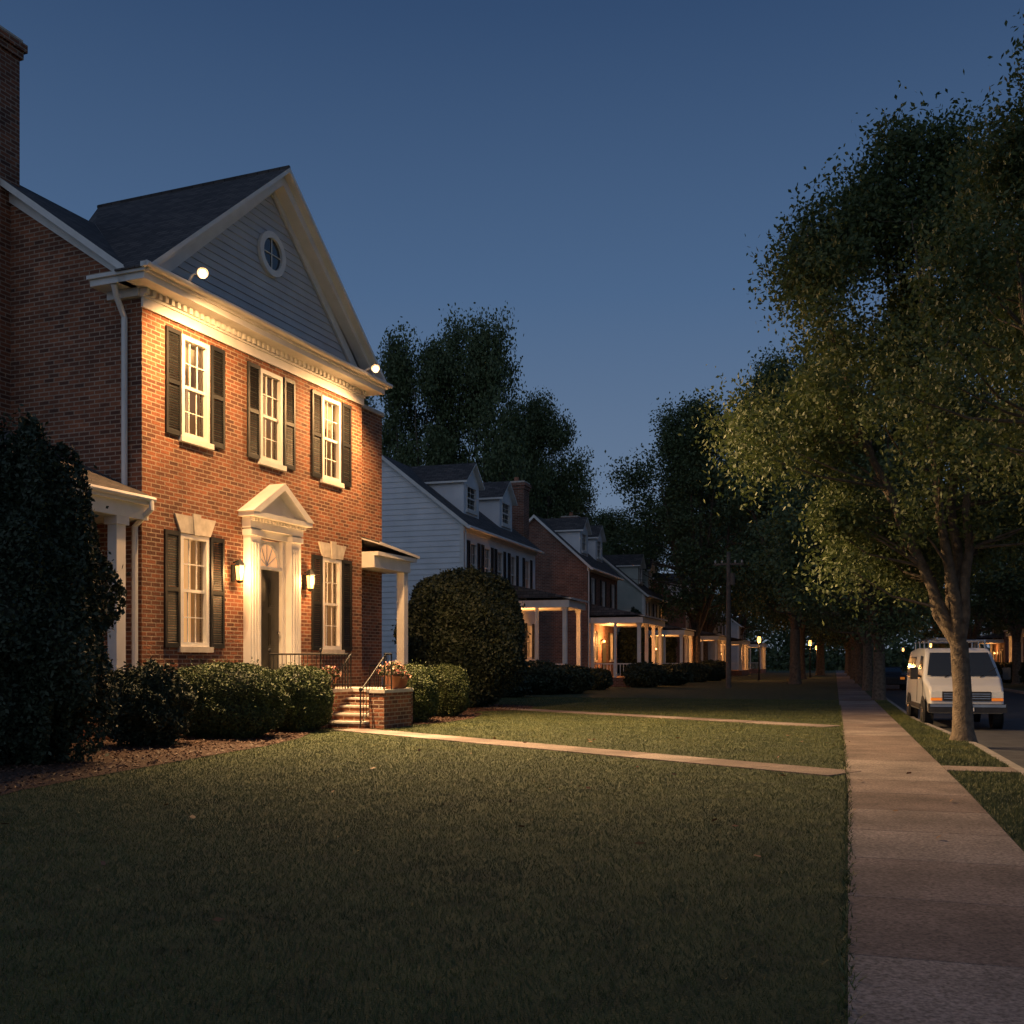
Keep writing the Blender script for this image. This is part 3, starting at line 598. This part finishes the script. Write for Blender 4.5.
# ---------------------------------------------------------------- trees
def gen_tree(h,cb,R,tr,ncl,lpc,L,Wd,seed,fork,off=(0,0),nl=6,cs=.16,spires=0,vz=.8,lim=(.4,.65)):
    r=np.random.default_rng(seed); mb=MB(); nodes=[]
    ox,oy=off
    trunk=[Vector((0,0,-.1)),Vector((.0,0,.2)),Vector((ox*.04+.02,oy*.04,fork*.5)),Vector((ox*.1,oy*.1,fork))]
    mb.path(trunk,[tr*1.6,tr*1.12,tr*.95,tr*.92],'bark',12)
    for i in range(nl):
        az=2*math.pi*(i+r.uniform(-.25,.25))/nl; rad=R*(0.12 if i==0 else r.uniform(*lim)); zt=cb+(h-cb)*(.9 if i==0 else r.uniform(.55,.85))
        tip=Vector((ox+rad*math.cos(az),oy+rad*math.sin(az),zt)); p0=trunk[3]+Vector((0,0,-.05*(i%3))); c=Vector(((p0.x+tip.x)/2+.15*rad*math.cos(az),(p0.y+tip.y)/2+.15*rad*math.sin(az),p0.z+(zt-p0.z)*.42))
        pts=[];n=9
        for k in range(n+1):
            t=k/n; p=p0*(1-t)**2+c*(2*t*(1-t))+tip*t*t
            if 0<k<n: p=p+Vector(r.normal(0,.018*R,3))
            pts.append(p)
        rs=[tr*(.62*(1-t/n)**.9+.06) for t in range(n+1)]; mb.path(pts,rs,'bark',8)
        nodes+= [(p,rr) for p,rr in zip(pts,rs)][1:]
    ang=r.uniform(0,6.28,4)
    cl=[]
    while len(cl)<ncl:
        zf=r.uniform(0,1)**.85; prof=(.62+.38*zf/.3) if zf<.3 else math.sqrt(max(0,1-((zf-.3)/.72)**1.7))
        th=r.uniform(0,6.283); irr=1+.22*math.sin(2*th+ang[0]+3*zf)+.18*math.sin(3*th+ang[1]-5*zf)+.15*math.sin(5*th+ang[2]+9*zf)
        rr=R*prof*irr*r.uniform(.15,1)**.5
        cl.append(Vector((ox+rr*math.cos(th),oy+rr*math.sin(th),cb+(h-cb)*zf+r.normal(0,.03*h))))
    for i in range(spires):
        th=r.uniform(0,6.28); q=R*r.uniform(.1,.6)
        for j in range(3): cl.append(Vector((ox+q*math.cos(th),oy+q*math.sin(th),h*(r.uniform(.9,.95)+.05*j))))
    P=[]
    for c in cl:
        best=None;bd=1e9
        for p,rr in nodes:
            hd=math.hypot(p.x-c.x,p.y-c.y); 
            d=(p-c).length+ (2*R if p.z>c.z-.15*hd else 0)
            if d<bd: bd=d;best=(p,rr)
        p,rr=best; mid=(p+c)/2+Vector((0,0,-.04*(p-c).length))+Vector(r.normal(0,.04*(p-c).length+.01,3)); r0=min(rr*.6,tr*.2)
        mb.path([p,mid,c],[r0,r0*.6,r0*.2],'bark',5)
        s=R*cs*r.uniform(.5,1.4); n=int(lpc*r.uniform(.6,1.4)*(s/(R*cs))**1.6)
        q=r.normal(0,1,(n,3)); q/=np.linalg.norm(q,axis=1)[:,None]; q*=(r.random((n,1))**.6)*s*1.6; q[:,2]*=vz
        q+=np.repeat(r.normal(0,s*.38,(max(1,n//14)+1,3)),14,axis=0)[:n]
        P.append(q+np.array(c))
    P=np.concatenate(P); v=leaf_verts(P,L,Wd,r,.5)
    return mb,v
def place(name,mt,ml,loc,rz=0,sc=1,sz=1):
    e=empty(name,loc,rz,(sc,sc,sz))
    for nm,me in (('trunk_and_limbs',mt),('foliage',ml)):
        o=bpy.data.objects.new(nm,me); scene.collection.objects.link(o); o.parent=e
    return e
def mk(name,*a,mat='leaf',loc=(0,0,0),**k):
    mb,v=gen_tree(*a,**k); e=empty(name,loc); mb.obj('trunk_and_limbs',e,True); npmesh('foliage',v,4,mat,e); return e
mk('street_tree',11.6,3.6,3.3,.19,125,900,.11,.058,5,2.0,loc=(9.15,21.3,0),off=(-.7,.3),nl=6,spires=5,cs=.14,lim=(.45,.75),vz=.95)
mk('street_tree',9.8,3.3,2.3,.17,85,900,.08,.042,9,2.2,loc=(8.3,14.6,0),off=(-.15,0),nl=6,spires=4,cs=.145,vz=1.05)
VAR=[]
for sd in (21,22,23):
    mb,v=gen_tree(20,5,6,.36,105,430,.26,.145,sd,3.6,nl=7,cs=.13,spires=6,vz=1.0)
    a=mb.obj('tmp_t',None,True); b=npmesh('tmp_l',v,4,'leaf_far'); VAR.append((a.data,b.data)); bpy.data.objects.remove(a); bpy.data.objects.remove(b)
def dt(i,X,Y,h,R,rz=0,name='deciduous_tree'): place(name,*VAR[i%3],(X,Y,-.02),rz,R/6,h/20)
for i,(Y,h,R) in enumerate(((44,13,4.2),(59,14,4.6),(77,15,5.2),(98,16,6),(122,16,6),(150,17,7))):
    s=Y/CA; x=(1.6+bend(s)+SA*Y)/CA; dt(i,x,Y,h,R,i*1.3,'street_tree')
dt(0,-6.4,74,22.6,4.6,.4); dt(1,-2.2,76,24.4,4.6,2.9); dt(2,1.8,84,21.0,4.0,1.0); dt(1,4.4,104,19,6,2); dt(2,10.5,118,17,6,1)
dt(1,20.5,76,22,6.2,2.2); dt(2,15.8,90,22.0,6.3,.7); dt(0,27.5,100,24,7,3.0); dt(1,22,120,22,7,1.1); dt(0,37,126,24,8,.2); dt(2,32,150,22,8,4)
for i,(s,t,h,R) in enumerate(((52,13,15,5.5),(70,12.5,16,5.5),(84,12.5,17,5),(78,24,20,7),(112,12.5,17,6),(60,24,18,7),(135,12,17,6),(104,30,22,8),(140,24,22,8))):
    x,y,_=ST(s,t); dt(i,x,y,h,R,i*2.1,'deciduous_tree')
c=[]
for s,t in [(s,t) for s in (205,235,270) for t in range(-70,110,7)]:
    x,y,_=ST(s+random.uniform(-9,9),t+random.uniform(-3,3)); h=random.uniform(11,17)
    for k in range(10):
        n=80; q=rng.normal(0,1,(n,3))*[2.8,2.8,1.7]; zz=random.uniform(1,h) if k>3 else random.uniform(0,3); c.append(q+np.array([x+random.uniform(-4,4),y+random.uniform(-4,4),zz]))
for s in range(60,180,6):
    x,y,_=ST(s+6,-38+random.uniform(-5,5)); 
    if x/y<.06: continue
    for k in range(9):
        q=rng.normal(0,1,(70,3))*[2.4,2.4,1.5]; c.append(q+np.array([x+random.uniform(-4,4),y,random.uniform(1,random.uniform(8,13))]))
c=np.concatenate(c); c[:,2]=np.maximum(c[:,2],.1); npmesh('distant_treeline',leaf_verts(c,1.0,.6,rng,.3),4,'leaf_far')
# ---------------------------------------------------------------- shrubs
def bush(name,X,Y,rx,ry,h,n,L,Wd,mat,pw=2.6,rz=0,lump=.06,taper=0.0):
    r=np.random.default_rng(int(abs(X*97+Y*13))+3); e=empty(name,(X,Y,0),rz)
    def surf(d):
        pz=pw; k=(np.abs(d[:,0])**pz+np.abs(d[:,1])**pz+np.abs(d[:,2])**pz)**(-1/pz); return d*k[:,None]
    def shape(d,k):
        s=surf(d); az=np.arctan2(d[:,1],d[:,0]); 
        l=1+lump*(np.sin(3*az+5*d[:,2]+X)+.7*np.sin(7*az-4*d[:,2]+Y)+.6*np.sin(11*d[:,2]+2*az)+.5*np.sin(13*az+9*d[:,2]))
        p=s*l[:,None]*k; z=(p[:,2]*.5+.5); tp=1-taper*np.clip(z,0,1)**1.5
        return np.stack([p[:,0]*rx*tp,p[:,1]*ry*tp,np.maximum(z*h,.03)],1)
    d=r.normal(size=(n,3)); d/=np.linalg.norm(d,axis=1)[:,None]
    p=shape(d,(1-np.abs(r.normal(0,.05,n)))[:,None]); stray=r.random(n)<.07; p[stray]+=r.normal(0,.06+.02*h/2,(stray.sum(),3))
    npmesh('foliage',leaf_verts(p,L,Wd,r,-.2),4,mat,e)
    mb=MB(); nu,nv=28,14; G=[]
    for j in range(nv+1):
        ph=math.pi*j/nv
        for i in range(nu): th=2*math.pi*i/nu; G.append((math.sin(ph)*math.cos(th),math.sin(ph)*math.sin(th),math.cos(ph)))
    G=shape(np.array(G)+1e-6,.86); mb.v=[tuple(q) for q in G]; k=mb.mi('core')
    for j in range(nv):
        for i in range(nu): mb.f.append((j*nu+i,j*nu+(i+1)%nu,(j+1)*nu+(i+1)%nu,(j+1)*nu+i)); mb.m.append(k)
    mb.obj('inner_core',e,True); return e  # one closed dark-green core filling the bush behind its leaf shell
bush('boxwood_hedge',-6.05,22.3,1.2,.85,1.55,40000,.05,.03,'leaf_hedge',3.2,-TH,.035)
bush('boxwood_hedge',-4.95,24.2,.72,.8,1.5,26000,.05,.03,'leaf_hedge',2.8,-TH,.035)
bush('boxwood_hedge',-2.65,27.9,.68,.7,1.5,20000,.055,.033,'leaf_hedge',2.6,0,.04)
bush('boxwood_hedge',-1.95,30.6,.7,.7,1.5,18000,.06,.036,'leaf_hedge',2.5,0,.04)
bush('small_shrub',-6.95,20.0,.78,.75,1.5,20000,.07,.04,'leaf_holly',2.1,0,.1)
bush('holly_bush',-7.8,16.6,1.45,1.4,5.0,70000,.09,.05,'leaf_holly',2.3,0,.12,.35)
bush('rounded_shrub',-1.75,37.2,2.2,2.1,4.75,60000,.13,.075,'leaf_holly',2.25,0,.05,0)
for X,Y,rr,h in ((1.2,52,1.5,1.6),(2.9,53.5,1.2,1.4),(8.4,66.5,1.3,1.5),(10.8,72,1.5,1.4),(-.2,47.5,1.0,1.1),(14.5,84,1.6,1.5),(17,90,1.6,1.7),(4.6,60,1.1,1.2)):
    bush('foundation_shrub',X,Y,rr,rr,h,6000,.16,.1,'leaf_holly',2.3)
bush('tall_conifer',9.3,80,1.6,1.6,5.5,9000,.25,.14,'leaf_holly',2.0,0,.06,.5)
bush('tall_conifer',13.0,96,2.2,2.2,6,9000,.3,.16,'leaf_holly',2.0,0,.06,.4)
x,y,_=ST(40,11.5); bush('foundation_shrub',x,y,1.6,1.6,1.8,6000,.16,.1,'leaf_holly',2.3)
for s in (60,75,90,105): x,y,_=ST(s,13.5); bush('foundation_shrub',x,y,2.0,3,1.5,6000,.25,.15,'leaf_holly',2.6,-A)
# ---------------------------------------------------------------- utility pole
mb=MB(); mb.tube((0,0,-.1),(0,0,8.3),.17,.12,'wood_pole',12); mb.box(-.9,.9,-.06,.06,7.5,7.62,'wood_pole')
for x in (-.8,-.4,.4,.8): mb.rev([(0,.2),(.05,.16),(.06,.05),(.03,0)],(x,0,7.62),'stone',8)
mb.tube((.24,0,6.3),(.24,0,7.0),.16,.16,'wood_pole',12)
pe=mb.obj('utility_pole'); pe.location=(13.2,64,0); pe.rotation_euler=(0,0,-A)
mb=MB()
for x in (-.8,.4):
    pts=[(x,45*i/10,7.75-1.0*(1-(2*i/10-1)**2)) for i in range(11)]; mb.path(pts,[.012]*11,'iron',4)
mb.path([(-.8-7*i/10,8*i/10,7.7-.5*(1-(2*i/10-1)**2)-.2*i/10) for i in range(11)],[.015]*11,'iron',4)
mb.obj('overhead_wires',pe)
# ---------------------------------------------------------------- van
x,y,_=ST(31.6,2.95); V=empty('parked_van',(x,y,-.135),-A+math.pi+math.radians(3),(.95,.95,.98))
prof=[(-2.65,.42),(-2.68,1.2),(-2.62,1.95),(-2.5,2.12),(-1,2.18),(.9,2.15),(1.22,2.05),(1.95,1.33),(2.5,1.14),(2.66,.98),(2.7,.6),(2.66,.42)]
def hw(z): return 1.0 if z<1.15 else 1.0-.15*((z-1.15)/1.0)**1.3
mb=MB(); k=mb.mi('van_paint'); n=len(prof)
mb.v=[(-hw(z)*(.93 if yy>2.3 else 1),yy,z) for yy,z in prof]+[(hw(z)*(.93 if yy>2.3 else 1),yy,z) for yy,z in prof]
for i in range(n): j=(i+1)%n; mb.f.append((i,j,n+j,n+i)); mb.m.append(k)
mb.f.append(tuple(range(n))[::-1]); mb.m.append(k); mb.f.append(tuple(range(n,2*n))); mb.m.append(k)
mb.obj('body',V,False,.07)
mb=MB()
a,b=(1.28,2.0),(1.9,1.40)
mb.face([(-.76,a[0]+.02,a[1]+.03),(.76,a[0]+.02,a[1]+.03),(.9,b[0]+.025,b[1]+.015),(-.9,b[0]+.025,b[1]+.015)],'dark_glass')
for sx in (-1,1):
    def sp_(y,z,o=.012): return (sx*(hw(z)+o),y,z)
    mb.face([sp_(.45,1.32),sp_(1.62,1.32),sp_(1.08,1.92),sp_(.5,1.95)],'dark_glass')
    for y0,y1 in ((-2.4,-1.5),(-1.4,-.5)): mb.face([sp_(y0,1.32),sp_(y1,1.32),sp_(y1,1.92),sp_(y0,1.92)],'dark_glass')
    for yy in (1.75,-1.75):
        mb.tube((sx*.99,yy,.40),(sx*1.012,yy,.40),.46,.46,'dark_plastic',24)
        mb.tube((sx*.76,yy,.37),(sx*1.03,yy,.37),.37,.37,'rubber',24); mb.tube((sx*1.03,yy,.37),(sx*1.04,yy,.37),.2,.17,'chrome',16)
    mb.box(*sorted((sx*.99,sx*1.02)),-1.2,1.2,.5,.62,'dark_plastic')
    for yy in (.38,1.66): mb.tube(sp_(yy,.66,.003),sp_(yy,1.3,.003),.008,.008,'dark_plastic',5)
    mb.tube((sx*.95,1.45,1.35),(sx*1.16,1.5,1.42),.03,.03,'dark_plastic'); mb.box(*sorted((sx*1.1,sx*1.3)),1.45,1.55,1.3,1.62,'dark_plastic')
    mb.box(*sorted((sx*.62,sx*.9)),2.62,2.715,.84,1.0,'headlamp'); mb.box(*sorted((sx*.62,sx*.9)),2.66,2.717,.76,.83,'amber')
mb.box(-.6,.6,2.62,2.72,.76,1.0,'dark_plastic')
for z in (.82,.88,.94): mb.box(-.58,.58,2.72,2.735,z-.012,z+.012,'chrome')
mb.box(-.97,.97,2.55,2.84,.46,.68,'dark_plastic'); mb.box(-.94,.94,2.6,2.86,.6,.67,'chrome'); mb.box(-.16,.16,2.84,2.866,.49,.59,'white_trim')
mb.box(-.97,.97,-2.8,-2.6,.42,.6,'dark_plastic')
mb.face([(-.8,-2.69,1.3),(.8,-2.69,1.3),(.78,-2.67,1.9),(-.78,-2.67,1.9)],'dark_glass')
for s_ in (-.5,.5): mb.tube((s_*.9,1.95,1.36),(s_*.9-.45,1.72,1.62),.012,.012,'rubber',5)
mb.obj('windows_wheels_grille',V)
mb=MB()
for xx in (-.72,.72): mb.tube((xx,-2.4,2.36),(xx,1.0,2.36),.025,.025,'chrome')
for yy in (-2.3,-1.2,-.1,.95):
    mb.tube((-.78,yy,2.36),(.78,yy,2.36),.022,.022,'chrome')
    for xx in (-.74,.74): mb.tube((xx,yy,2.1),(xx,yy,2.36),.022,.022,'chrome')
for xx in (.2,.55): mb.tube((xx,-2.5,2.42),(xx,1.2,2.42),.03,.03,'chrome')
for i in range(11): mb.tube((.2,-2.4+.34*i,2.42),(.55,-2.4+.34*i,2.42),.018,.018,'chrome',6)
mb.obj('ladder_rack',V)
def car(s,t):
    x,y,_=ST(s,t); C=empty('parked_car',(x,y,-.135),-A); mb=MB(); pr=[(-2.2,.35),(-2.25,.8),(-2.1,.95),(-1.5,1.0),(-.9,1.42),(.5,1.45),(1.2,1.0),(2.1,.85),(2.25,.6),(2.2,.35)]
    k=mb.mi('dark_plastic'); n=len(pr); w=lambda z:.88 if z<1 else .68
    mb.v=[(-w(z),yy,z) for yy,z in pr]+[(w(z),yy,z) for yy,z in pr]
    for i in range(n): j=(i+1)%n; mb.f.append((i,j,n+j,n+i)); mb.m.append(k)
    mb.f.append(tuple(range(n))[::-1]); mb.m.append(k); mb.f.append(tuple(range(n,2*n))); mb.m.append(k); mb.obj('body',C,False,.06)
    mb=MB()
    for sx in (-1,1):
        for yy in (1.4,-1.4): mb.tube((sx*.66,yy,.33),(sx*.9,yy,.33),.33,.33,'rubber',20); mb.tube((sx*.9,yy,.33),(sx*.91,yy,.33),.19,.17,'chrome',14)
        mb.box(*sorted((sx*.55,sx*.8)),-2.27,-2.2,.68,.82,'amber'); mb.face([(sx*.83,-1.2,1.04),(sx*.83,.95,1.04),(sx*.71,.45,1.38),(sx*.71,-.85,1.38)],'dark_glass')
    mb.face([(-.72,-1.42,1.05),(.72,-1.42,1.05),(.6,-.98,1.38),(-.6,-.98,1.38)],'dark_glass'); mb.obj('windows_and_wheels',C)
car(70,3.1)
